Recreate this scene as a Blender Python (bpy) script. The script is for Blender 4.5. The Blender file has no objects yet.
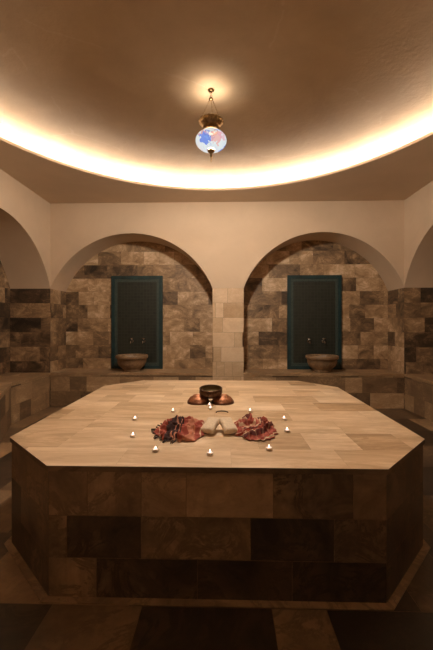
import bpy, bmesh, math, random
from mathutils import Vector, noise, Matrix
C = bpy.context.scene.collection
PI = math.pi

# ---------------------------------------------------------------- camera
cam = bpy.data.cameras.new('camera'); co = bpy.data.objects.new('camera', cam); C.objects.link(co)
cam.sensor_fit = 'HORIZONTAL'; cam.sensor_width = 36; cam.lens = 36*340/433
cam.clip_start = 0.02
co.location = (0, 0, 1.46); co.rotation_euler = (PI/2, 0, math.radians(1.43))
bpy.context.scene.camera = co
# ---------------------------------------------------------------- world, exposure, lights
W = bpy.data.worlds.new('world'); bpy.context.scene.world = W; W.use_nodes = True
W.node_tree.nodes['Background'].inputs[0].default_value = (1, .7, .45, 1)
W.node_tree.nodes['Background'].inputs[1].default_value = 0.004
vs = bpy.context.scene.view_settings
vs.view_transform = 'Standard'; vs.look = 'None'; vs.gamma = 1; vs.exposure = 0.0; vs.use_curve_mapping = False
STRIP = [120, 90, 32]          # LED strip: far arc, side arcs, arc behind the camera
STRIP_COL = (1.0, .93, .86)
LAMP_W = 1060.0

# ---------------------------------------------------------------- materials
def new_mat(name):
    m = bpy.data.materials.new(name); m.use_nodes = True
    nt = m.node_tree; return m, nt, nt.nodes['Principled BSDF']
def N(nt, t, **k):
    n = nt.nodes.new(t)
    for a, b in k.items():
        if a.startswith('i_'): n.inputs[a[2:].replace('_', ' ')].default_value = b
        else: setattr(n, a, b)
    return n
def ramp(nt, stops, interp='LINEAR'):
    r = nt.nodes.new('ShaderNodeValToRGB'); r.color_ramp.interpolation = interp
    e = r.color_ramp.elements
    while len(e) > 1: e.remove(e[-1])
    e[0].position = stops[0][0]; e[0].color = (*stops[0][1], 1)
    for p, c in stops[1:]:
        x = e.new(p); x.color = (*c, 1)
    return r
def math_n(nt, op, a, b=None, c=None):
    n = nt.nodes.new('ShaderNodeMath'); n.operation = op
    for i, v in enumerate((a, b, c)):
        if v is None: continue
        if isinstance(v, (int, float)): n.inputs[i].default_value = v
        else: nt.links.new(v, n.inputs[i])
    return n.outputs[0]

STONE = [(0, (.030, .021, .014)), (.22, (.090, .057, .033)), (.45, (.235, .150, .083)),
         (.65, (.42, .275, .15)), (.82, (.60, .43, .265)), (1, (.76, .59, .41))]
def stone(name, stretch=(1, 1, 1), var=.55, rough=.42, vein=1.0, scale=2.6, bump=.15):
    m, nt, b = new_mat(name)
    L = nt.links.new
    tc = N(nt, 'ShaderNodeTexCoord'); at = N(nt, 'ShaderNodeAttribute', attribute_name='tile')
    sp = N(nt, 'ShaderNodeSeparateColor'); L(at.outputs['Color'], sp.inputs[0])
    cb = N(nt, 'ShaderNodeCombineXYZ'); 
    L(math_n(nt, 'MULTIPLY', sp.outputs[1], 23.0), cb.inputs[0]); L(math_n(nt, 'MULTIPLY', sp.outputs[2], 31.0), cb.inputs[1]); L(math_n(nt, 'MULTIPLY', sp.outputs[1], 17.0), cb.inputs[2])
    mp = N(nt, 'ShaderNodeMapping'); mp.inputs['Scale'].default_value = stretch
    L(tc.outputs['Object'], mp.inputs[0])
    ad = N(nt, 'ShaderNodeVectorMath', operation='ADD'); L(mp.outputs[0], ad.inputs[0]); L(cb.outputs[0], ad.inputs[1])
    n1 = N(nt, 'ShaderNodeTexNoise', i_Scale=scale, i_Detail=8.0, i_Roughness=.66, i_Distortion=.8); L(ad.outputs[0], n1.inputs['Vector'])
    n2 = N(nt, 'ShaderNodeTexNoise', i_Scale=scale*1.15, i_Detail=9.0, i_Roughness=.72, i_Distortion=1.0); L(ad.outputs[0], n2.inputs['Vector'])
    n3 = N(nt, 'ShaderNodeTexNoise', i_Scale=28.0, i_Detail=3.0); L(ad.outputs[0], n3.inputs['Vector'])
    v = math_n(nt, 'MULTIPLY_ADD', math_n(nt, 'SUBTRACT', n1.outputs[0], .5), var*2, sp.outputs[0])
    # veins: dark lines where the second noise passes its middle value
    a = math_n(nt, 'ABSOLUTE', math_n(nt, 'SUBTRACT', n2.outputs[0], .5))
    a = math_n(nt, 'SUBTRACT', 1.0, math_n(nt, 'MINIMUM', math_n(nt, 'MULTIPLY', a, 22.0), 1.0))
    mk = math_n(nt, 'MINIMUM', math_n(nt, 'MAXIMUM', math_n(nt, 'MULTIPLY', math_n(nt, 'SUBTRACT', n1.outputs[0], .42), 6.0), 0.0), 1.0)
    v = math_n(nt, 'SUBTRACT', v, math_n(nt, 'MULTIPLY', math_n(nt, 'MULTIPLY', a, mk), .20*vein))
    v = math_n(nt, 'MULTIPLY_ADD', math_n(nt, 'SUBTRACT', n3.outputs[0], .5), .12, v)
    r = ramp(nt, STONE); L(v, r.inputs[0]); L(r.outputs[0], b.inputs['Base Color'])
    rr = math_n(nt, 'MULTIPLY_ADD', n1.outputs[0], .25, rough-.12); L(rr, b.inputs['Roughness'])
    bp = N(nt, 'ShaderNodeBump', i_Strength=bump, i_Distance=.01); L(n2.outputs[0], bp.inputs['Height']); L(bp.outputs[0], b.inputs['Normal'])
    return m
def plaster(name, c1, c2, rough=.7, bump=.25, streak=False):
    m, nt, b = new_mat(name); L = nt.links.new
    tc = N(nt, 'ShaderNodeTexCoord')
    n1 = N(nt, 'ShaderNodeTexNoise', i_Scale=1.6, i_Detail=8.0, i_Roughness=.6, i_Distortion=.4); L(tc.outputs['Object'], n1.inputs['Vector'])
    n2 = N(nt, 'ShaderNodeTexNoise', i_Scale=24.0, i_Detail=5.0); L(tc.outputs['Object'], n2.inputs['Vector'])
    r = ramp(nt, [(.3, c1), (.7, c2)]); L(n1.outputs[0], r.inputs[0])
    col = r.outputs[0]
    if streak:      # hairline trowel cracks in the vault plaster
        vo = N(nt, 'ShaderNodeTexVoronoi', feature='DISTANCE_TO_EDGE', i_Scale=.75)
        nz = N(nt, 'ShaderNodeTexNoise', i_Scale=2.5, i_Detail=5.0); L(tc.outputs['Object'], nz.inputs['Vector'])
        mx = N(nt, 'ShaderNodeMix', data_type='VECTOR'); mx.inputs[0].default_value = .22
        L(tc.outputs['Object'], mx.inputs[4]); L(nz.outputs['Color'], mx.inputs[5]); L(mx.outputs[1], vo.inputs['Vector'])
        ln = math_n(nt, 'LESS_THAN', vo.outputs['Distance'], .006)
        br = math_n(nt, 'GREATER_THAN', n1.outputs[0], .52)
        mk = math_n(nt, 'MULTIPLY', math_n(nt, 'MULTIPLY', ln, br), .14)
        mc = N(nt, 'ShaderNodeMix', data_type='RGBA'); L(mk, mc.inputs[0]); L(col, mc.inputs[6]); mc.inputs[7].default_value = (.62, .50, .38, 1)
        col = mc.outputs[2]
    L(col, b.inputs['Base Color']); b.inputs['Roughness'].default_value = rough
    ms = math_n(nt, 'ADD', n1.outputs[0], math_n(nt, 'MULTIPLY', n2.outputs[0], .3))
    bp = N(nt, 'ShaderNodeBump', i_Strength=bump, i_Distance=.02); L(ms, bp.inputs['Height']); L(bp.outputs[0], b.inputs['Normal'])
    return m
def simple(name, col, rough=.5, metal=0.0, emit=None, es=0, noise_amt=.0, nscale=12):
    m, nt, b = new_mat(name)
    b.inputs['Base Color'].default_value = (*col, 1); b.inputs['Roughness'].default_value = rough; b.inputs['Metallic'].default_value = metal
    if emit: b.inputs['Emission Color'].default_value = (*emit, 1); b.inputs['Emission Strength'].default_value = es
    if noise_amt:
        n = N(nt, 'ShaderNodeTexNoise', i_Scale=float(nscale), i_Detail=4.0); tc = N(nt, 'ShaderNodeTexCoord'); nt.links.new(tc.outputs['Object'], n.inputs['Vector'])
        r = ramp(nt, [(.3, tuple(c*(1-noise_amt) for c in col)), (.7, tuple(min(1, c*(1+noise_amt)) for c in col))])
        nt.links.new(n.outputs[0], r.inputs[0]); nt.links.new(r.outputs[0], b.inputs['Base Color'])
        bp = N(nt, 'ShaderNodeBump', i_Strength=.3, i_Distance=.004); nt.links.new(n.outputs[0], bp.inputs['Height']); nt.links.new(bp.outputs[0], b.inputs['Normal'])
    return m
M_WALL = stone('travertine wall tile', (1, 1, 1.5), .85, .5, 1.0, 3.4)
M_PIER = stone('lit travertine pier tile', (1, 1, 1.5), .28, .5, .4, 2.6)  # smoother stone; the front's brightness is painted in by its tile tones
M_TOP = stone('honed travertine platform top', (.5, 2.6, 1), .52, .42, .7, 2.2, .04)
M_SIDE = stone('polished marble platform cladding', (1, 1, 1), .5, .4, 1.1, 3.0)
M_FLOOR = stone('marble floor tile', (1, 1, 1), .35, .35, .9, 2.6, .08)
M_BENCH = stone('travertine bench', (1, 1, 2), .35, .45, .8, 3.0)
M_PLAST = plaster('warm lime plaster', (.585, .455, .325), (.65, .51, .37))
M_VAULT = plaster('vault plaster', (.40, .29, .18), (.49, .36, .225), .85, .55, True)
M_BRASS = simple('aged brass', (.30, .20, .09), .42, 1, noise_amt=.4, nscale=40)
M_COPPER = simple('hammered copper', (.36, .15, .075), .5, .7, noise_amt=.3, nscale=60)
M_DKCOPPER = simple('blackened copper', (.10, .055, .033), .33, .85, noise_amt=.5, nscale=70)
M_INNER = simple('dull olive brass lining', (.20, .15, .075), .5, .6)
M_COPPER_RIM = simple('dark copper rim', (.16, .07, .04), .35, .9)
M_CHROME = simple('tarnished tap metal', (.42, .38, .32), .25, 1)
M_ALU = simple('aluminium cup', (.75, .70, .66), .35, .9)
M_WAX = simple('white wax', (.80, .70, .62), .5, emit=(1, .66, .5), es=.35)
M_WICK = simple('charred wick', (.02, .015, .01), .9)
M_FLAME = simple('candle flame', (1, .8, .55), .5, emit=(1, .74, .62), es=5)
M_MITT = simple('cream woven cloth', (.72, .58, .42), .9, noise_amt=.10, nscale=90)
M_CORD = simple('dark cord', (.10, .07, .05), .8)
M_TEAL = simple('deep teal glazed tile border', (.012, .040, .045), .4, noise_amt=.3, nscale=9)
M_BASIN = stone('carved marble basin', (1, 1, 1), .35, .4, .8, 5.0)
def strip_mat(i):
    m, nt, b = new_mat('led strip ' + 'abc'[i]); b.inputs['Base Color'].default_value = (.8, .8, .8, 1)
    b.inputs['Emission Color'].default_value = (*STRIP_COL, 1); b.inputs['Emission Strength'].default_value = STRIP[i]; return m
M_STRIP = [strip_mat(i) for i in range(3)]
def mosaic_mat():
    m, nt, b = new_mat('dark green mosaic'); L = nt.links.new
    tc = N(nt, 'ShaderNodeTexCoord')
    br = N(nt, 'ShaderNodeTexBrick', offset=0.0, squash=1.0)
    for k, v in (('Scale', 1.0), ('Mortar Size', .004), ('Brick Width', .062), ('Row Height', .062), ('Bias', 0.0)): br.inputs[k].default_value = v
    br.inputs['Color1'].default_value = (.013, .019, .015, 1); br.inputs['Color2'].default_value = (.024, .029, .021, 1); br.inputs['Mortar'].default_value = (.034, .040, .033, 1)
    sx = N(nt, 'ShaderNodeSeparateXYZ'); L(tc.outputs['Object'], sx.inputs[0]); cb = N(nt, 'ShaderNodeCombineXYZ'); L(sx.outputs[0], cb.inputs[0]); L(sx.outputs[2], cb.inputs[1])
    L(cb.outputs[0], br.inputs['Vector']); L(br.outputs[0], b.inputs['Base Color']); b.inputs['Roughness'].default_value = .45
    return m
M_MOSAIC = mosaic_mat()
M_MOSAIC_BAND = simple('grey green inner band', (.045, .070, .064), .45, noise_amt=.2, nscale=30)
def cloth_mat(name, stops, freq, warp, rot=0):
    m, nt, b = new_mat(name); L = nt.links.new
    uv = N(nt, 'ShaderNodeTexCoord'); sx = N(nt, 'ShaderNodeSeparateXYZ')
    mp = N(nt, 'ShaderNodeMapping'); mp.inputs['Rotation'].default_value = (0, 0, rot); L(uv.outputs['UV'], mp.inputs[0]); L(mp.outputs[0], sx.inputs[0])
    n = N(nt, 'ShaderNodeTexNoise', i_Scale=3.0, i_Detail=2.0); L(uv.outputs['UV'], n.inputs['Vector'])
    v = math_n(nt, 'MULTIPLY_ADD', sx.outputs[0], freq, math_n(nt, 'MULTIPLY', n.outputs[0], warp))
    v = math_n(nt, 'FRACT', v)
    r = ramp(nt, stops, 'CONSTANT'); L(v, r.inputs[0])
    # thin cream check lines in the other direction
    w = math_n(nt, 'LESS_THAN', math_n(nt, 'FRACT', math_n(nt, 'MULTIPLY', sx.outputs[1], freq*2.0)), .09)
    mc = N(nt, 'ShaderNodeMix', data_type='RGBA'); L(math_n(nt, 'MULTIPLY', w, .45), mc.inputs[0]); L(r.outputs[0], mc.inputs[6]); mc.inputs[7].default_value = (.55, .36, .22, 1)
    L(mc.outputs[2], b.inputs['Base Color']); b.inputs['Roughness'].default_value = .9
    n4 = N(nt, 'ShaderNodeTexNoise', i_Scale=120.0); L(uv.outputs['UV'], n4.inputs['Vector'])
    bp = N(nt, 'ShaderNodeBump', i_Strength=.3, i_Distance=.003); L(n4.outputs[0], bp.inputs['Height']); L(bp.outputs[0], b.inputs['Normal'])
    return m
RED, DRK, CRM, ORG = (.34, .070, .045), (.050, .020, .018), (.62, .43, .29), (.52, .21, .13)
M_CLOTH1 = cloth_mat('red and black checked towel', [(0, ORG), (.20, RED), (.34, CRM), (.37, RED), (.48, DRK), (.66, ORG), (.70, DRK), (.76, ORG), (.80, DRK), (.86, RED)], 1.3, .4)
M_CLOTH2 = cloth_mat('red towel with cream stripes', [(0, RED), (.18, CRM), (.28, RED), (.48, ORG), (.58, CRM), (.64, (.13, .025, .02)), (.84, RED)], 3.2, .25, 0)
M_FRINGE = simple('dark fringe', (.05, .03, .025), .9)
def globe_mat():
    m, nt, b = new_mat('painted milk glass'); L = nt.links.new
    tc = N(nt, 'ShaderNodeTexCoord')
    def blob(cx, cy, cz, rad, fade):
        fade = min(1, fade*1.35)
        d = N(nt, 'ShaderNodeVectorMath', operation='DISTANCE'); L(tc.outputs['Object'], d.inputs[0]); d.inputs[1].default_value = (cx, cy, cz)
        nz = N(nt, 'ShaderNodeTexNoise', i_Scale=34.0, i_Detail=2.0); L(tc.outputs['Object'], nz.inputs['Vector'])
        v = math_n(nt, 'MULTIPLY_ADD', math_n(nt, 'SUBTRACT', nz.outputs[0], .5), .19, d.outputs['Value'])
        return math_n(nt, 'MULTIPLY', math_n(nt, 'LESS_THAN', v, rad), fade)
    col = None
    base = (.80, .86, .86, 1)
    prev = None
    for (cx, cy, cz, rad, c, f) in [(-.055, -.13, -.035, .062, (.10, .22, .80), .75), (-.03, -.15, -.01, .028, (.12, .30, .85), .6),
                                (.065, -.13, -.03, .056, (.90, .38, .32), .6), (.115, -.09, .0, .045, (.85, .35, .45), .5),
                                (-.085, -.11, .045, .034, (.80, .35, .25), .6), (.06, -.11, .055, .028, (.25, .35, .75), .5), (.0, .15, -.02, .05, (.10, .22, .80), .7),
                                (-.12, .07, -.02, .05, (.90, .38, .32), .6), (.12, .07, -.03, .05, (.10, .22, .80), .7)]:
        mc = N(nt, 'ShaderNodeMix', data_type='RGBA'); L(blob(cx, cy, cz, rad, f), mc.inputs[0])
        if prev is None: mc.inputs[6].default_value = base
        else: L(prev, mc.inputs[6])
        mc.inputs[7].default_value = (*c, 1); prev = mc.outputs[2]
    b.inputs['Base Color'].default_value = (0, 0, 0, 1); L(prev, b.inputs['Emission Color']); b.inputs['Emission Strength'].default_value = .98; b.inputs['Specular IOR Level'].default_value = 0
    b.inputs['Roughness'].default_value = .25
    tr = N(nt, 'ShaderNodeBsdfTransparent'); mx = N(nt, 'ShaderNodeMixShader'); mx.inputs[0].default_value = .80
    L(tr.outputs[0], mx.inputs[1]); L(b.outputs[0], mx.inputs[2]); L(mx.outputs[0], nt.nodes['Material Output'].inputs[0])
    return m
M_GLOBE = globe_mat()

# ---------------------------------------------------------------- mesh helpers
class MB:
    def __init__(s): s.v = []; s.f = []; s.t = []; s.sm = []; s.uv = []
    def face(s, pts, tile=(.6, .5, .5), smooth=False):
        i = len(s.v); s.v += [tuple(p) for p in pts]; s.f.append(tuple(range(i, i+len(pts)))); s.t.append(tile); s.sm.append(smooth)
    def box(s, a, b, tile=(.6, .5, .5)):
        x0, y0, z0 = a; x1, y1, z1 = b
        P = [(x0,y0,z0),(x1,y0,z0),(x1,y1,z0),(x0,y1,z0),(x0,y0,z1),(x1,y0,z1),(x1,y1,z1),(x0,y1,z1)]
        for q in ((0,3,2,1),(4,5,6,7),(0,1,5,4),(1,2,6,5),(2,3,7,6),(3,0,4,7)): s.face([P[k] for k in q], tile)
    def prism(s, poly, z0, z1, tile=(.6, .5, .5), top=True):
        n = len(poly)
        for i in range(n):
            a, b = poly[i], poly[(i+1) % n]
            s.face([(a[0],a[1],z0),(b[0],b[1],z0),(b[0],b[1],z1),(a[0],a[1],z1)], tile)
        if top: s.face([(p[0],p[1],z1) for p in poly], tile)
        s.face([(p[0],p[1],z0) for p in reversed(poly)], tile)
    def lathe(s, prof, seg=32, c=(0, 0, 0), tile=(.6, .5, .5), wob=None, smooth=True):
        base = len(s.v); n = len(prof)
        for i in range(seg):
            a = 2*PI*i/seg
            for j, (r, z) in enumerate(prof):
                rr, zz = (r, z) if wob is None else wob(a, r, z)
                s.v.append((c[0]+rr*math.cos(a), c[1]+rr*math.sin(a), c[2]+zz))
        for i in range(seg):
            for j in range(n-1):
                k = (i+1) % seg
                s.f.append((base+i*n+j, base+k*n+j, base+k*n+j+1, base+i*n+j+1)); s.t.append(tile); s.sm.append(smooth)
    def tube(s, pts, r, seg=8, tile=(.6, .5, .5), caps=True):
        pts = [Vector(p) for p in pts]; rs = r if isinstance(r, (list, tuple)) else [r]*len(pts)
        base = len(s.v); up = Vector((0, 0, 1))
        for i, p in enumerate(pts):
            d = (pts[min(i+1, len(pts)-1)]-pts[max(i-1, 0)]).normalized()
            u = d.cross(up); u = u.normalized() if u.length > .05 else d.cross(Vector((1, 0, 0))).normalized()
            w = d.cross(u).normalized()
            for k in range(seg):
                a = 2*PI*k/seg; s.v.append(tuple(p+(u*math.cos(a)+w*math.sin(a))*rs[i]))
        for i in range(len(pts)-1):
            for k in range(seg):
                q = (k+1) % seg
                s.f.append((base+i*seg+k, base+i*seg+q, base+(i+1)*seg+q, base+(i+1)*seg+k)); s.t.append(tile); s.sm.append(True)
        if caps:
            s.f.append(tuple(base+k for k in range(seg))); s.t.append(tile); s.sm.append(False)
            s.f.append(tuple(base+(len(pts)-1)*seg+k for k in reversed(range(seg)))); s.t.append(tile); s.sm.append(False)
    def build(s, name, mat, parent=None, bevel=0, recalc=True, uvs=None, mats=None, midx=None, weld=False, loc=None):
        me = bpy.data.meshes.new(name); vv = s.v
        if loc is not None: vv = [(p[0]-loc[0], p[1]-loc[1], p[2]-loc[2]) for p in s.v]
        me.from_pydata(vv, [], s.f); me.update()
        at = me.attributes.new('tile', 'FLOAT_COLOR', 'CORNER'); dat = []
        for p in me.polygons:
            t = s.t[p.index]; dat += [t[0], t[1], t[2], 1.0]*p.loop_total
            p.use_smooth = s.sm[p.index]
        at.data.foreach_set('color', dat)
        if midx: me.polygons.foreach_set('material_index', midx)
        for m in (mats or [mat]): me.materials.append(m)
        if uvs:
            ul = me.uv_layers.new(name='UVMap')
            for lp in me.loops: ul.data[lp.index].uv = uvs[lp.vertex_index]
        if recalc or weld:
            bm = bmesh.new(); bm.from_mesh(me)
            if weld: bmesh.ops.remove_doubles(bm, verts=bm.verts, dist=1e-5)
            if recalc: bmesh.ops.recalc_face_normals(bm, faces=bm.faces)
            bm.to_mesh(me); bm.free()
        o = bpy.data.objects.new(name, me); C.objects.link(o)
        if loc is not None: o.location = loc
        if parent is not None: o.parent = parent
        if bevel:
            b = o.modifiers.new('bevel', 'BEVEL'); b.width = bevel; b.segments = 2; b.limit_method = 'ANGLE'
        return o
def clip(poly, cp):
    """Sutherland-Hodgman: poly against the convex counter-clockwise polygon cp."""
    out = poly
    for i in range(len(cp)):
        a, b = cp[i], cp[(i+1) % len(cp)]; inp, out = out, []
        if not inp: return []
        f = lambda p: (b[0]-a[0])*(p[1]-a[1])-(b[1]-a[1])*(p[0]-a[0])
        for j in range(len(inp)):
            p, q = inp[j], inp[(j+1) % len(inp)]; fp, fq = f(p), f(q)
            if fp >= 0: out.append(p)
            if (fp >= 0) != (fq >= 0):
                t = fp/(fp-fq); out.append((p[0]+t*(q[0]-p[0]), p[1]+t*(q[1]-p[1])))
    return out
DEFT = [.88, .78, .68, .74, .60, .50, .42, .30, .66, .82]
def tiles(mb, o, u, v, U, V, row=.26, tw=(.3, .45, .6), tones=DEFT, seed=1, cp=None, vstart=None, over=None, gap=.0015, rows=None):
    """Courses of stone tiles on the plane o + a*u + b*v, 0<=a<=U, 0<=b<=V; each tile has its own tone."""
    R = random.Random(seed); o = Vector(o); u = Vector(u); v = Vector(v); n = u.cross(v)
    b0 = 0.0; cuts = [0.0]
    if rows: 
        for r in rows: cuts.append(cuts[-1]+r)
    else:
        x = (vstart if vstart else row)
        while x < V-1e-4: cuts.append(x); x += row
        if V-cuts[-1] < .02 and len(cuts) > 1: cuts.pop()
        cuts.append(V)
    mort = [(0, 0), (U, 0), (U, V), (0, V)]
    if cp: mort = clip(mort, cp)
    if len(mort) > 2: mb.face([o+u*a+v*b-n*.003 for a, b in mort], (.38, .5, .5))
    for ri in range(len(cuts)-1):
        r0, r1 = cuts[ri], min(cuts[ri+1], V); a = 0.0
        if over and ri in over: spec = list(over[ri])
        else:
            spec = []; x = -R.random()*.4
            while x < U:
                w = R.choice(tw); 
                if x+w > .04: spec.append((x, x+w, R.choice(tones)+R.uniform(-.05, .05)))
                x += w
        for (x0, x1, tn) in spec:
            x0 = max(x0, 0); x1 = min(x1, U)
            if U-x1 < .04: x1 = U
            if x1-x0 < .01: continue
            q = [(x0+gap, r0+gap), (x1-gap, r0+gap), (x1-gap, r1-gap), (x0+gap, r1-gap)]
            if cp: q = clip(q, cp)
            if len(q) > 2: mb.face([o+u*p[0]+v*p[1] for p in q], (tn, R.random(), R.random()))
def thing(name, label, cat, loc=(0, 0, 0), rz=0, group=None):
    o = bpy.data.objects.new(name, None); C.objects.link(o); o.location = loc; o.rotation_euler = (0, 0, rz)
    o.empty_display_size = .1; o['label'] = label; o['category'] = cat
    if group: o['group'] = group
    return o
def tag(o, label, cat, group=None):
    o['label'] = label; o['category'] = cat
    if group: o['group'] = group
    return o
def struct(o): o['kind'] = 'structure'; return o
def copy_tree(o, parent=None):
    c = o.copy(); C.objects.link(c)
    if parent is not None: c.parent = parent
    for ch in [x for x in bpy.data.objects if x.parent == o]: copy_tree(ch, c)
    return c

# ---------------------------------------------------------------- room shell
XW, YB, YF, ZC, ZS, ND, SD = 3.12, 6.0, -.24, 3.63, 2.11, .60, .73     # half width, back, front, ceiling, springing, niche depth
RISE, BZ = .98, .61                                            # arch rise, bench height
# floor
mb = MB()
over = {}
tiles(mb, (-3.9, -.9, 0), (1, 0, 0), (0, 1, 0), 7.8, 7.6, tw=(.3, .6, .6), seed=5, tones=[.10, .16, .35, .5, .26, .12, .6, .2, .42],
      rows=[.5]+[.6]*3+[.355]+[.6]*9,
      over={4: [(0.00, 0.55, .2), (0.55, 1.15, .25), (1.15, 1.75, .12), (1.75, 2.40, .2), (2.40, 3.00, .12), (3.00, 3.47, .36), (3.47, 4.14, .06), (4.14, 4.42, .40), (4.42, 5.20, .05), (5.20, 5.80, .1), (5.80, 6.40, .3), (6.40, 7.80, .2)],
            3: [(0.00, 0.70, .3), (0.70, 1.30, .15), (1.30, 1.90, .3), (1.90, 2.50, .2), (2.50, 3.10, .1), (3.10, 3.45, .38), (3.45, 4.16, .06), (4.16, 4.44, .36), (4.44, 5.10, .05), (5.10, 5.70, .1), (5.70, 6.40, .3), (6.40, 7.80, .2)]})
mb.box((-3.9, -.9, -.15), (3.9, 6.7, -.01), (.3, .5, .5))
struct(mb.build('floor', M_FLOOR, recalc=False))

def arch_wall(name, P, a0, a1, arches, dep, zt=ZC+.02):
    """plaster band above the springing, with arched soffits; P(a, depth, z) gives a point"""
    cuts = []
    def zlow(a):
        for (c0, c1) in arches:
            if c0-1e-6 <= a <= c1+1e-6:
                h = (c1-c0)/2; Rr = (h*h+RISE*RISE)/(2*RISE); x = a-(c0+c1)/2
                return ZS+RISE-Rr+math.sqrt(max(Rr*Rr-x*x, 0))
        return ZS
    xs = {a0, a1}
    for (c0, c1) in arches:
        for i in range(57): xs.add(round(c0+(c1-c0)*(1-math.cos(PI*i/56))/2, 6))
    xs = sorted(xs); mb = MB()
    for i in range(len(xs)-1):
        p, q = xs[i], xs[i+1]; zp, zq = zlow(p), zlow(q)
        m = any(c0-1e-6 <= (p+q)/2 <= c1+1e-6 for c0, c1 in arches)
        if not m: zp = zq = ZS
        mb.face([P(p, 0, zp), P(q, 0, zq), P(q, 0, zt), P(p, 0, zt)])
        mb.face([P(p, 0, zp), P(q, 0, zq), P(q, dep+.02, zq), P(p, dep+.02, zp)], smooth=m)
        mb.face([P(p, dep+.02, zp), P(q, dep+.02, zq), P(q, dep+.02, zt), P(p, dep+.02, zt)])
        mb.face([P(p, 0, zt), P(q, 0, zt), P(q, dep+.02, zt), P(p, dep+.02, zt)])
    o = mb.build(name, M_PLAST, weld=True)
    e = o.modifiers.new('edge', 'EDGE_SPLIT'); e.split_angle = math.radians(35)
    return struct(o)
PB = lambda a, d, z: (a, YB+d, z)
PL = lambda a, d, z: (-XW-d, a, z)
PR = lambda a, d, z: (XW+d, a, z)
A_BACK = [(-3.12, -.22), (.33, 3.12)]
A_SIDE = [(3.18, 6.0), (-.24, 2.58)]
WB = arch_wall('wall_back', PB, -3.88, 3.88, A_BACK, ND)
WL = arch_wall('wall_left', PL, YF-.02, YB, A_SIDE, SD)
WR = arch_wall('wall_right', PR, YF-.02, YB, A_SIDE, SD)
# back wall tiling
PIER_LIT = [.94, .90, .84, .94, .76, .86]  # pier front painted lighter, as lit stone beside the shaded niches
NICHE = [.78, .70, .62, .70, .55, .48, .34, .40, .80, .62, .50, .44]
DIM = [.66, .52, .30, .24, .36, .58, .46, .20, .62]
def pier(P, a0, a1, uvec, dvec, seed, parent, tf, ts):
    mb = MB()
    # front, then two reveals
    h = ZS
    tiles(mb, P(a0, 0, 0), uvec, (0, 0, 1), a1-a0, h, vstart=h % .26, seed=seed, tones=tf, tw=(.14, .28, .42))
    tiles(mb, P(a0, ND, 0), tuple(-x for x in dvec), (0, 0, 1), ND, h, vstart=h % .26, seed=seed+1, tones=ts, tw=(.3, .45))
    tiles(mb, P(a1, 0, 0), dvec, (0, 0, 1), ND, h, vstart=h % .26, seed=seed+2, tones=ts, tw=(.3, .45))
    mb.build('pier', M_PIER, parent)
pier(PB, -.22, .33, (1, 0, 0), (0, 1, 0), 41, WB, PIER_LIT, NICHE)
for W_, P, sgn, sd in ((WL, PL, -1, 60), (WR, PR, 1, 70)):
    mb = MB()
    a = Vector
    if sgn < 0:
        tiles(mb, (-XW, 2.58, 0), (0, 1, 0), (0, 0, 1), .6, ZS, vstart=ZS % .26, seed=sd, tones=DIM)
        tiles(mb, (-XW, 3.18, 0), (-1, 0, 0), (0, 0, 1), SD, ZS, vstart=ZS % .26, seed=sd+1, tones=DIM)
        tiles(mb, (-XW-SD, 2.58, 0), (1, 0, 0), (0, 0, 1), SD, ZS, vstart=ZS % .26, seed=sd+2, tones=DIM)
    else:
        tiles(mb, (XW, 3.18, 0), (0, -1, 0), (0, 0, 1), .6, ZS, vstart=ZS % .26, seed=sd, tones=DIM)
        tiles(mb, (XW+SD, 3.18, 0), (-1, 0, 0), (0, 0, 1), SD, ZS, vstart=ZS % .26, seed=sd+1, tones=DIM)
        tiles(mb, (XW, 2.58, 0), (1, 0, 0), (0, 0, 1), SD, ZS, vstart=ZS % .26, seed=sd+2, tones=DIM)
    mb.build('pier', M_WALL, W_)
    # niche back walls of the side
    mb = MB()
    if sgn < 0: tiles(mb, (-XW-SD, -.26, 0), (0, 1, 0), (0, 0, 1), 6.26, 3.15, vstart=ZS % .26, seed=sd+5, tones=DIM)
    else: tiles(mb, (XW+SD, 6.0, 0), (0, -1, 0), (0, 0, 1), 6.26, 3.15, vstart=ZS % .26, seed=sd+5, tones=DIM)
    mb.build('niche_tiling', M_WALL, W_, recalc=False)
    # corner column between back and side niches: its two tiled faces
    mb = MB(); x0 = sgn*XW
    if sgn < 0:
        ov = None
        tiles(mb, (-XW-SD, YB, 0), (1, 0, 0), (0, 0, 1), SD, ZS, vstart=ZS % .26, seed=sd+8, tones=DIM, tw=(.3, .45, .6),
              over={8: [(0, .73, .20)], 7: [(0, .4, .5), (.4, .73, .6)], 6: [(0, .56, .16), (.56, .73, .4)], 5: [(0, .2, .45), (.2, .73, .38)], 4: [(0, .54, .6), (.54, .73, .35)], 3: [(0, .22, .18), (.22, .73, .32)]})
        tiles(mb, (-XW, YB, 0), (0, 1, 0), (0, 0, 1), ND+.02, ZS, vstart=ZS % .26, seed=sd+9, tones=NICHE, tw=(.3, .45))
    else:
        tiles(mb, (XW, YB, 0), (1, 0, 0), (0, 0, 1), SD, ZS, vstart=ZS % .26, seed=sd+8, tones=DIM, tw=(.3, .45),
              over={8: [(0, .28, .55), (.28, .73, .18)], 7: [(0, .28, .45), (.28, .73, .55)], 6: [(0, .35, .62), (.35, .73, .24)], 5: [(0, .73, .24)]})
        tiles(mb, (XW, YB+ND+.02, 0), (0, -1, 0), (0, 0, 1), ND+.02, ZS, vstart=ZS % .26, seed=sd+9, tones=NICHE, tw=(.3, .45))
    mb.build('corner_pier', M_WALL, W_)
# back wall niche tiling, one mesh for each niche
for (x0, x1, sd) in ((-3.14, -.18, 81), (.31, 3.14, 90)):
    mb = MB(); tiles(mb, (x0, YB+ND, 0), (1, 0, 0), (0, 0, 1), x1-x0, 3.15, vstart=ZS % .26, seed=sd, tones=NICHE, tw=(.3, .45, .6))
    mb.build('niche_tiling', M_WALL, WB, recalc=False)
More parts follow.
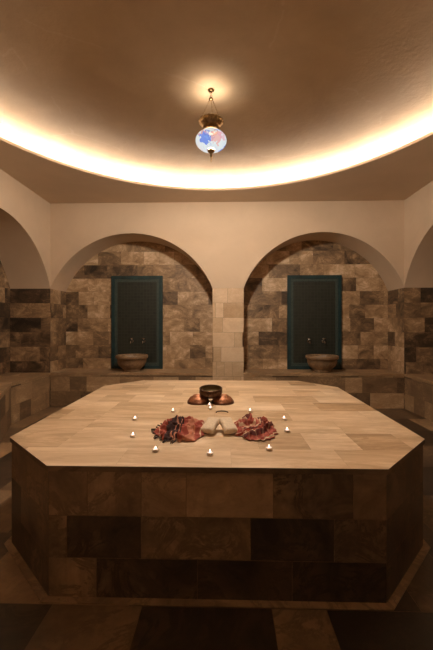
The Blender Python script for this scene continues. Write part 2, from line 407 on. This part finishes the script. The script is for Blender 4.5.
# front wall behind the camera, with a doorway
mb = MB()
mb.box((-3.9, YF-.2, 0), (-.5, YF, ZC+.02)); mb.box((.5, YF-.2, 0), (3.9, YF, ZC+.02)); mb.box((-.5, YF-.2, 2.1), (.5, YF, ZC+.02))
struct(mb.build('wall_front', M_PLAST))

# ceiling with the round cove
RC, CX, CY, VH = 2.78, -.13, 2.70, .23
mb = MB(); n = 144
def rect_hit(a):
    dx, dy = math.cos(a), math.sin(a); t = 1e9
    X0, X1, Y0, Y1 = -XW-.1, XW+.1, YF-.1, YB+.1
    if dx > 1e-9: t = min(t, (X1-CX)/dx)
    if dx < -1e-9: t = min(t, (X0-CX)/dx)
    if dy > 1e-9: t = min(t, (Y1-CY)/dy)
    if dy < -1e-9: t = min(t, (Y0-CY)/dy)
    return (CX+dx*t, CY+dy*t)
angs = [2*PI*i/n for i in range(n)]
for X in (-XW-.1, XW+.1):
    for Y in (YF-.1, YB+.1): angs.append(math.atan2(Y-CY, X-CX) % (2*PI))
angs.sort()
for i in range(len(angs)):
    a, b = angs[i], angs[(i+1) % len(angs)]
    pa, pb = rect_hit(a), rect_hit(b)
    mb.face([(CX+RC*math.cos(a), CY+RC*math.sin(a), ZC), (CX+RC*math.cos(b), CY+RC*math.sin(b), ZC), (*pb, ZC), (*pa, ZC)])
CE = struct(mb.build('ceiling', M_PLAST, recalc=False))
mb = MB()
mb.lathe([(RC, ZC), (RC, ZC+.035), (RC+.012, ZC+.035), (RC+.012, ZC+.006), (RC+.19, ZC+.006), (RC+.19, ZC+.12), (RC+.17, ZC+.175), (RC+.13, ZC+.21), (RC+.07, ZC+VH)], 144, (CX, CY, 0))
mb.build('cove_lip', M_PLAST, CE, recalc=False)
mb = MB()
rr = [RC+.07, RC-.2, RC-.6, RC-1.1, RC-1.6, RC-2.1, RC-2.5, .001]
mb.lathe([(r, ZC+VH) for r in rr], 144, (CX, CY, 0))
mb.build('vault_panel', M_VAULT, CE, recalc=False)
# LED strip lying in the cove trough
mb = MB(); seg = 144; mi = []
rs, zs, tr = RC+.10, ZC+.018, .008
for i in range(seg):
    a, b = 2*PI*i/seg, 2*PI*(i+1)/seg
    for k in range(6):
        def pt(an, kk):
            q = 2*PI*kk/6; r = rs+tr*math.cos(q); return (CX+r*math.cos(an), CY+r*math.sin(an), zs+tr*math.sin(q))
        mb.face([pt(a, k), pt(b, k), pt(b, k+1), pt(a, k+1)])
        s_ = math.sin((a+b)/2); mi.append(0 if s_ > .55 else 1 if s_ > -.1 else 2)
st = mb.build('light_strip', None, mats=M_STRIP, midx=mi, recalc=False)
tag(st, 'glowing ring of strip light hidden in the round ceiling cove', 'light strip')

# ---------------------------------------------------------------- stone benches
BT = [.62, .70, .50, .40, .58, .30, .46]
def bench(name, label, poly, fronts, seed):
    """poly: counter-clockwise outline; fronts: indices of edges clad with tiles"""
    c = (sum(p[0] for p in poly)/len(poly), sum(p[1] for p in poly)/len(poly), 0)
    t = thing(name, label, 'bench', c)
    xs = [p[0] for p in poly]; ys = [p[1] for p in poly]
    mb = MB(); x0, y0 = min(xs), min(ys); U, V = max(xs)-x0, max(ys)-y0
    cpo = [(p[0]-x0, p[1]-y0) for p in poly]
    mb.prism(poly, BZ-.045, BZ-.001, (.62, .4, .3))
    tiles(mb, (x0, y0, BZ), (1, 0, 0), (0, 1, 0), U, V, row=.6, tw=(.4, .6), seed=seed, tones=[.70, .62, .76, .55], cp=cpo)
    mb.build('seat_slab', M_BENCH, t, loc=c, recalc=False).location = (0, 0, 0)
    mb = MB()
    for k, e in enumerate(fronts):
        a, b = Vector(poly[e]), Vector(poly[(e+1) % len(poly)]); d = (b-a); ln = d.length; d.normalize()
        off = Vector((-d.y, d.x))*.012
        tiles(mb, (a.x+off.x, a.y+off.y, 0), (d.x, d.y, 0), (0, 0, 1), ln, BZ-.045, row=.27, tw=(.3, .45, .6), seed=seed+k+1, tones=BT)
    mb.build('front_cladding', M_BENCH, t, loc=c, recalc=False).location = (0, 0, 0)
g = 'stone benches built into the arched niches'
bench('stone_bench', 'low stone bench in the back niche left of the central pier', [(-3.12, 6.0), (-.22, 6.0), (-.22, 6.6), (-3.12, 6.6)], [0], 101)
bench('stone_bench', 'low stone bench in the back niche right of the central pier', [(.33, 6.0), (3.12, 6.0), (3.12, 6.6), (.33, 6.6)], [0], 111)
bench('stone_bench', 'low stone bench along the left wall, with an angled step out', [(-3.85, 6.0), (-3.85, 3.18), (-2.74, 3.18), (-2.74, 4.09), (-3.12, 4.90), (-3.12, 6.0)], [2, 3, 4], 121)
bench('stone_bench', 'low stone bench along the right wall, dark front tiles', [(3.12, 6.0), (3.12, 4.90), (2.74, 4.09), (2.74, 3.18), (3.85, 3.18), (3.85, 6.0)], [0, 1, 2], 131)

# ---------------------------------------------------------------- octagonal heated platform
OCT = [(-.95, 1.79), (.85, 1.79), (1.315, 2.27), (1.36, 4.14), (.98, 4.60), (-1.10, 4.60), (-1.49, 4.16), (-1.44, 2.24)]
PC = (-.065, 3.195, 0); TZ = .71
def inset(poly, d):
    n = len(poly); out = []
    for i in range(n):
        p0, p1, p2 = Vector(poly[i-1]), Vector(poly[i]), Vector(poly[(i+1) % n])
        e1 = (p1-p0).normalized(); e2 = (p2-p1).normalized()
        n1 = Vector((-e1.y, e1.x)); n2 = Vector((-e2.y, e2.x)); b = (n1+n2)
        out.append(tuple(p1+b*(d/(b.dot(n1)))))
    return out
P = thing('marble_platform', 'large octagonal marble bathing platform in the middle of the room', 'platform', PC)
mb = MB()
O2 = inset(OCT, .010)
for i in range(8):
    a, b = Vector(O2[i]), Vector(O2[(i+1) % 8]); d = b-a; ln = d.length; d.normalize()
    ov = None
    if i == 0:
        ov = {2: [(0, .21, .46), (.21, .50, .50), (.50, .74, .58), (.74, 1.20, .64), (1.20, 1.62, .30), (1.62, 1.8, .46)],
              1: [(0, .10, .42), (.10, .50, .20), (.50, 1.08, .42), (1.08, 1.52, .14), (1.52, 1.8, .30)],
              0: [(0, .26, .46), (.26, .80, .18), (.80, 1.3, .20), (1.3, 1.8, .12)]}
    elif i == 1: ov = {2: [(0, .3, .34), (.3, .7, .3)], 1: [(0, .66, .22)], 0: [(0, .3, .14), (.3, .7, .2)]}
    elif i == 7: ov = {2: [(0, .3, .45), (.3, .7, .45)], 1: [(0, .2, .22), (.2, .7, .4)], 0: [(0, .4, .2), (.4, .7, .28)]}
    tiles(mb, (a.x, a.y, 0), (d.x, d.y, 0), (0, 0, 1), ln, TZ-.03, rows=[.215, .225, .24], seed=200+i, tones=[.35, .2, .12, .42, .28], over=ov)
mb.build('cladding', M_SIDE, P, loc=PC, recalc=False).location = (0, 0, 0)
mb = MB()
mb.prism(OCT, TZ-.03, TZ-.001, (.34, .4, .3), top=False)
x0, y0 = -1.6, 1.7
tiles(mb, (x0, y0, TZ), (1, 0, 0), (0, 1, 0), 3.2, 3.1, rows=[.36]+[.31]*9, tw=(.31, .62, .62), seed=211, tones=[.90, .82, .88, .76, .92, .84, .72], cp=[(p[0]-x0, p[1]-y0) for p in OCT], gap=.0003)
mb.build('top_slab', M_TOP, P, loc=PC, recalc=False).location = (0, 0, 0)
mb = MB()
for i in range(8):
    oo, ii = inset(OCT, -.030), inset(OCT, .02)
    a, b, c, d = oo[i], oo[(i+1) % 8], ii[(i+1) % 8], ii[i]
    tl = (.50, .1*i, .3)
    mb.face([(*a, .006), (*b, .006), (*c, .006), (*d, .006)], tl); mb.face([(*a, 0), (*b, 0), (*b, .006), (*a, .006)], tl)
mb.build('plinth', M_SIDE, P, loc=PC, recalc=False).location = (0, 0, 0)

# ---------------------------------------------------------------- wall panels, basins, taps
def panel(x0, x1, label):
    z0, z1, y = BZ, 2.415, YB+ND
    t = thing('tile_panel', label, 'wall panel', ((x0+x1)/2, y, z0)); w = (x1-x0)/2; h = z1-z0
    mb = MB(); f = .065
    for (a, b, c, d) in ((-w, -w+f, 0, h), (w-f, w, 0, h), (-w+f, w-f, 0, f), (-w+f, w-f, h-f, h)):
        mb.box((a, -.045, c), (b, .0, d))
    mb.build('border_frame', M_TEAL, t, bevel=.006)
    mb = MB(); f2 = .065; k = .05
    for (a, b, c, d) in ((-w+f2, -w+f2+k, f2, h-f2), (w-f2-k, w-f2, f2, h-f2), (-w+f2+k, w-f2-k, f2, f2+k), (-w+f2+k, w-f2-k, h-f2-k, h-f2)):
        mb.box((a, -.028, c), (b, .0, d))
    o = mb.build('inner_band', M_MOSAIC_BAND, t); o['label'] = 'grey green inner band'
    mb = MB(); q = f2+k; mb.box((-w+q, -.02, q), (w-q, 0, h-q)); mb.build('mosaic_field', M_MOSAIC, t)
    return t
panel(-2.21, -1.21, 'dark green mosaic wall panel with teal border in the left back niche')
panel(1.20, 2.23, 'dark green mosaic wall panel with teal border in the right back niche')
def basin(label):
    t = thing('washbasin', label, 'basin')
    def wob(a, r, z):
        return (r*(1+(.022*math.cos(14*a) if .05 < z < .22 and r > .12 else 0)), z)
    mb = MB()
    mb.lathe([(.0, 0), (.15, 0), (.165, .015), (.155, .04), (.18, .06), (.232, .11), (.258, .17), (.262, .225), (.282, .235), (.292, .25), (.292, .285), (.282, .298),
              (.258, .296), (.250, .27), (.22, .18), (.15, .10), (.0, .075)], 56, wob=wob, tile=(.50, .4, .4))
    mb.build('bowl', M_BASIN, t)
    mb = MB(); mb.lathe([(.0, .078), (.022, .080), (.026, .076)], 16); mb.build('drain', M_CHROME, t)
    return t
b1 = basin('carved round marble basin on the bench before the left panel'); b1.location = (-1.72, 6.245, BZ)
b2 = copy_tree(b1); b2.location = (1.765, 6.245, BZ); b2['label'] = 'carved round marble basin on the bench before the right panel'
def tap(label):
    t = thing('wall_tap', label, 'tap')
    mb = MB()
    mb.tube([(0, 0, 0), (0, -.012, 0)], .028, 14); mb.tube([(0, 0, 0), (0, -.06, 0), (0, -.10, .012), (0, -.13, -.005), (0, -.135, -.045)], [.013, .013, .012, .011, .012], 10)
    mb.build('spout', M_CHROME, t)
    mb = MB(); mb.tube([(0, -.06, .008), (0, -.06, .05)], .008, 8); mb.tube([(-.032, -.06, .052), (.032, -.06, .052)], .009, 8); mb.tube([(0, -.092, .052), (0, -.028, .052)], .009, 8)
    mb.build('handle', M_CHROME, t)
    return t
tp = tap('metal tap on the left panel, the left one of its pair')
spots = [(-1.80, 'metal tap on the left panel, the left one of its pair'), (-1.57, 'metal tap on the left panel, the right one of its pair'),
         (1.60, 'metal tap on the right panel, the left one of its pair'), (1.88, 'metal tap on the right panel, the right one of its pair')]
for i, (x, lb) in enumerate(spots):
    o = tp if i == 0 else copy_tree(tp)
    o.location = (x, YB+ND-.02, 1.15); o['label'] = lb; o['group'] = 'wall taps above the basins'

# ---------------------------------------------------------------- pendant lamp
LX, LY, LZ = -.142, 3.47, ZC+VH
T = thing('pendant_lamp', 'hanging globe lamp with painted flowers, brass crown and three chains', 'lamp', (LX, LY, LZ))
mb = MB(); mb.lathe([(0, 0), (.034, 0), (.034, -.006), (.018, -.018), (.006, -.024), (0, -.024)], 24); mb.build('ceiling_rose', M_BRASS, T)
mb = MB(); mb.tube([(0, 0, -.02), (0, 0, -.055)], .004, 8)
mb.tube([(.012*math.cos(a), 0, -.066+.012*math.sin(a)) for a in [PI/2+2*PI*k/14 for k in range(14)]], .003, 6)
mb.lathe([(0, -.075), (.012, -.078), (.022, -.092), (.022, -.100), (.0, -.104)], 20); mb.build('hook', M_BRASS, T)
for k in range(3):
    a = math.radians(200+120*k); mb = MB()
    p0 = Vector((.012*math.cos(a), .012*math.sin(a), -.095)); p1 = Vector((.112*math.cos(a), .112*math.sin(a), -.322)); nl = 15
    d = (p1-p0); L_ = d.length/nl; d.normalize(); s1 = d.cross(Vector((0, 0, 1))).normalized(); s2 = d.cross(s1)
    for j in range(nl):
        c = p0+d*L_*(j+.5); w = s1 if j % 2 else s2
        mb.tube([c+d*math.cos(q)*L_*.62+w*math.sin(q)*.0045 for q in [2*PI*z/10 for z in range(11)]], .0017, 5, caps=False)
    mb.build('chain', M_BRASS, T)
mb = MB()
def sc(a, r, z): return (r*(1+(.05*math.cos(18*a) if z > -.345 else 0)), z)
mb.lathe([(.080, -.428), (.092, -.424), (.080, -.402), (.072, -.380), (.078, -.364), (.096, -.346), (.116, -.330), (.113, -.318), (.119, -.314), (.125, -.326), (.104, -.354),
          (.086, -.370), (.080, -.380), (.088, -.402), (.100, -.424), (.092, -.434), (.080, -.428)], 54, wob=sc); mb.build('crown', M_BRASS, T)
mb = MB()
prof = []
for k in range(25):
    q = math.radians(62-(62+68)*k/24); prof.append((.158*math.cos(q), .100*math.sin(q)))
prof = [(.076, .092)]+prof+[(.045, -.096)]
mb.lathe(prof, 48); g_ = mb.build('glass_globe', M_GLOBE, T); g_.location = (0, 0, -.520); g_['label'] = 'milk glass globe with blue and pink flowers'
mb = MB(); mb.lathe([(0, -.604), (.032, -.606), (.038, -.612), (.036, -.628), (.026, -.640), (.012, -.652), (.009, -.664), (.016, -.672), (.012, -.682), (.005, -.700), (.005, -.730), (.0, -.742)], 24)
mb.build('bottom_finial', M_BRASS, T)
pl = bpy.data.lights.new('bulb', 'POINT'); pl.energy = LAMP_W; pl.color = (1, .84, .68); pl.shadow_soft_size = .09
# bulb emission shaped to spare the vault: full outwards and down, weak upwards
pl.use_nodes = True; nt = pl.node_tree; em = nt.nodes['Emission']
tc = N(nt, 'ShaderNodeTexCoord'); sx = N(nt, 'ShaderNodeSeparateXYZ'); nt.links.new(tc.outputs['Normal'], sx.inputs[0])
mr = N(nt, 'ShaderNodeMapRange', interpolation_type='SMOOTHSTEP'); nt.links.new(sx.outputs[2], mr.inputs[0])
for k_, v_ in ((1, -.05), (2, .40), (3, 1.0), (4, .02)): mr.inputs[k_].default_value = v_
m2 = N(nt, 'ShaderNodeMapRange', interpolation_type='SMOOTHSTEP'); nt.links.new(sx.outputs[2], m2.inputs[0])
for k_, v_ in ((1, .84), (2, .98), (3, 0), (4, .022)): m2.inputs[k_].default_value = v_
nt.links.new(math_n(nt, 'ADD', mr.outputs[0], m2.outputs[0]), em.inputs['Strength'])
po = bpy.data.objects.new('bulb', pl); C.objects.link(po); po.parent = T; po.location = (0, 0, -.52)

# ---------------------------------------------------------------- copper bowls
def bowl_mesh(t, rad, h, inner, outer, rim):
    mb = MB()
    mb.lathe([(0, 0), (rad*.50, 0), (rad*.74, h*.06), (rad*.93, h*.26), (rad*1.0, h*.52), (rad*.99, h*.80), (rad*.94, h*.96)], 48); mb.build('outer_shell', outer, t)
    mb = MB(); mb.lathe([(rad*.93, h*.96), (rad*.92, h*.72), (rad*.80, h*.40), (rad*.60, h*.14), (rad*.4, h*.07), (0, h*.06)], 48); mb.build('inner_lining', inner, t)
    mb = MB(); rr = rad*.94
    mb.lathe([(rr+.007*math.cos(q), h*.965+.006*math.sin(q)) for q in [2*PI*k/10 for k in range(11)]], 48); mb.build('rim', rim, t)
def dome_bowl(t, rad, h):
    mb = MB()   # an upturned bowl with a banded rim and a raised foot ring
    mb.lathe([(0, h*.90), (rad*.40, h*.90), (rad*.42, h), (rad*.50, h), (rad*.53, h*.90), (rad*.74, h*.74), (rad*.88, h*.48), (rad*.93, h*.30)], 48); mb.build('shell', M_COPPER, t)
    mb = MB(); mb.lathe([(rad*.93, h*.30), (rad*.975, h*.27), (rad*.985, .004), (rad, 0), (rad*.95, 0), (rad*.9, h*.28)], 48); mb.build('rim_band', M_COPPER_RIM, t)
t = thing('copper_bowl', 'upturned copper bowl on the left, under the dark bowl', 'bowl', (-.255, 3.28, TZ), 0, 'three copper bowls behind the candles'); dome_bowl(t, .110, .074)
c_ = copy_tree(t); c_.location = (-.022, 3.28, TZ); c_['label'] = 'upturned copper bowl on the right, under the dark bowl'
t = thing('dark_bowl', 'blackened hammered bowl resting on top of two copper bowls', 'bowl', (-.137, 3.29, TZ+.058), 0, 'three copper bowls behind the candles')
bowl_mesh(t, .112, .084, M_INNER, M_DKCOPPER, M_DKCOPPER); t.rotation_euler = (math.radians(7), 0, 0)

# ---------------------------------------------------------------- crumpled towels
def crumple(name, label, cx, cy, rx, ry, mode, seed, mat):
    n = 120; mb = MB(); uvs = []
    t = thing(name, label, 'towel', (cx, cy, TZ))
    V3 = lambda a, b, c=0: Vector((a, b, c+seed))
    def hgt(s, q):
        if mode == 'rows':
            ph = q*8.5+1.9*noise.noise(V3(s*1.4, q*1.6))+.8*s
            rdg = (1-abs(math.sin(ph)))**1.1
            rdg2 = (1-abs(math.sin(ph*2.1+3*noise.noise(V3(s*3, q*3, 4)))))
        else:
            r = math.hypot(s+.45, q-.55); an = math.atan2(q-.55, s+.45)
            ph = r*7.0+1.1*noise.noise(V3(s*1.5, q*1.5))+.25*an
            rdg = (1-abs(math.sin(ph)))**1.1
            rdg2 = (1-abs(math.sin(ph*2.3+2.5*noise.noise(V3(s*3, q*3, 4)))))
        return rdg, rdg2, ph
    for j in range(n+1):
        for i in range(n+1):
            s, q = -1+2*i/n, -1+2*j/n
            # square to disc, then an uneven outline
            X = s*math.sqrt(1-q*q/2); Y = q*math.sqrt(1-s*s/2); rho = math.hypot(X, Y); an = math.atan2(Y, X)
            ed = 1+.13*noise.noise(V3(2.2*math.cos(an), 2.2*math.sin(an), 9))+.13*noise.noise(V3(6*math.cos(an), 6*math.sin(an), 5))
            if mode == 'rows': ed *= 1.0+.10*abs(math.cos(2*an-PI/2))
            a1, a2, ph = hgt(X, Y)
            fall = max(0, 1-rho**5)**.6
            H_ = .006+fall*((.004 if mode == 'rows' else .006)+.052*a1*(.65+.7*noise.noise(V3(X*1.5, Y*1.5, 2)))+.022*a2+.012*noise.noise(V3(X*7, Y*7, 3)))
            H_ = max(H_, .004)
            lean = .028*math.cos(ph*1.0)*fall
            x = X*rx*ed+.012*noise.noise(V3(X*4, Y*4, 6)); y = Y*ry*ed-lean*(1 if mode == 'rows' else .8)
            if mode != 'rows': x += lean*.3
            mb.v.append((x, y, H_)); uvs.append(((X+1)/2, (Y+1)/2) if mode == 'rows' else (math.hypot(X+.45, Y-.55)*.60+.03*noise.noise(V3(X*3, Y*3, 7)), X*.5))
    w = n+1
    for j in range(n):
        for i in range(n):
            mb.f.append((j*w+i, j*w+i+1, (j+1)*w+i+1, (j+1)*w+i)); mb.t.append((0, 0, 0)); mb.sm.append(True)
    o = mb.build('cloth', mat, t, uvs=uvs, recalc=False)
    so = o.modifiers.new('thick', 'SOLIDIFY'); so.thickness = .003; so.offset = 1
    return t
tw = crumple('crumpled_towel', 'crumpled red and black checked towel with dark fringe, left of cream mitts', -.305, 2.41, .165, .24, 'rows', 3.1, M_CLOTH1)
R = random.Random(4); mb = MB()
for k in range(15):
    a = PI*(.86+.62*k/14); r_ = 1.02
    bx_, by_ = .158*math.cos(a)*r_, .232*math.sin(a)*r_
    d = Vector((math.cos(a), math.sin(a), 0)); ln = R.uniform(.035, .06); sd = Vector((-d.y, d.x, 0))*R.uniform(-.02, .02)
    p = Vector((bx_, by_, .009)); p.x -= .0; mb.tube([p, p+d*ln*.5+sd*.4, p+d*ln+sd], [.0045, .0035, .005], 6)
f_ = mb.build('fringe', M_FRINGE, tw); f_['label'] = 'short dark tassels'
crumple('crumpled_towel', 'crumpled red towel with pale stripes in curved folds, right of cream mitts', .212, 2.44, .150, .255, 'arc', 8.4, M_CLOTH2)

# ---------------------------------------------------------------- two cream mitts leaning together
def mitt(label, p0, p1, w, th):
    p0, p1 = Vector(p0), Vector(p1); d = p1-p0; ln = d.length; d.normalize()
    sd = Vector((0, 0, 1)).cross(d).normalized(); up = d.cross(sd)
    mb = MB(); nu, nv = 18, 14
    c = (p0.x, p0.y, TZ)
    for side in (1, -1):
        base = len(mb.v)
        for i in range(nu+1):
            for j in range(nv+1):
                a, b = i/nu, -1+2*j/nv
                pr = (max(0, 1-abs(2*a-1)**6)*max(0, 1-abs(b)**6))**.5
                z = side*(th/2)*pr+.004*noise.noise(Vector((a*5, b*4, 3)))
                ww = w/2*(1+.05*math.sin(a*9))
                mb.v.append(tuple(p0+d*ln*a+sd*ww*b+up*z))
        for i in range(nu):
            for j in range(nv):
                q = (base+i*(nv+1)+j, base+(i+1)*(nv+1)+j, base+(i+1)*(nv+1)+j+1, base+i*(nv+1)+j+1)
                mb.f.append(q if side > 0 else q[::-1]); mb.t.append((0, 0, 0)); mb.sm.append(True)
    o = mb.build('bath_mitt', M_MITT, loc=c, weld=True)
    return tag(o, label, 'bath mitt', 'cream mitts leaning together')
mitt('cream cloth mitt leaning down to the left, beside the checked towel', (-.128, 2.30, TZ+.024), (-.072, 2.47, TZ+.070), .098, .046)
mitt('cream cloth mitt leaning down to the right, beside the striped towel', (.046, 2.30, TZ+.024), (-.006, 2.47, TZ+.070), .098, .046)
mb = MB(); mb.tube([(-.075+.05*(1-math.cos(q))+.0, 2.90+.05*math.sin(q), TZ+.005) for q in [PI*k/12 for k in range(13)]], .0045, 8)
tag(mb.build('cord_loop', M_CORD), 'small dark curved cord lying behind the cream mitts', 'cord')

# ---------------------------------------------------------------- tealights
def tealight():
    t = thing('tealight', '', 'candle')
    mb = MB(); mb.lathe([(0, 0), (.0185, 0), (.0195, .002), (.0195, .016), (.0205, .017), (.0190, .0165), (.0185, .003), (0, .002)], 24); mb.build('metal_cup', M_ALU, t)
    mb = MB(); mb.lathe([(.0184, .0125), (.010, .0118), (0, .0115)], 24); mb.build('wax', M_WAX, t)
    mb = MB(); mb.tube([(0, 0, .011), (.0005, 0, .019)], .0012, 6); mb.build('wick', M_WICK, t)
    mb = MB(); mb.lathe([(0, .0150), (.0038, .0175), (.0050, .0215), (.0038, .026), (.0016, .0305), (0, .034)], 12); mb.build('flame', M_FLAME, t)
    return t
t0 = tealight()
cd = [((-.448, 2.921), 'lit tealight behind the left, checked towel'),
      ((-.710, 2.667), 'lit tealight at the far left, the farther of the two leftmost'),
      ((-.616, 2.262), 'lit tealight at the far left, the nearer of the two leftmost'),
      ((-.411, 2.006), 'lit tealight on the near side of the left, checked towel'),
      ((-.086, 1.960), 'lit tealight in the middle, nearest to the platform front edge'),
      ((.264, 2.047), 'lit tealight on the near side of the right, striped towel'),
      ((.435, 2.395), 'lit tealight right of the striped towel, the nearer of two'),
      ((.466, 2.697), 'lit tealight right of the striped towel, the farther of two'),
      ((.216, 2.937), 'lit tealight behind the right, striped towel'),
      ((-.130, 3.020), 'lit tealight between the bowls and the cream mitts'),
      ((-.143, 3.140), 'lit tealight right in front of the dark bowl')]
for i, (p, lb) in enumerate(cd):
    o = t0 if i == 0 else copy_tree(t0)
    o.location = (p[0], p[1], TZ); o['label'] = lb; o['group'] = 'ring of lit tealights on the platform'
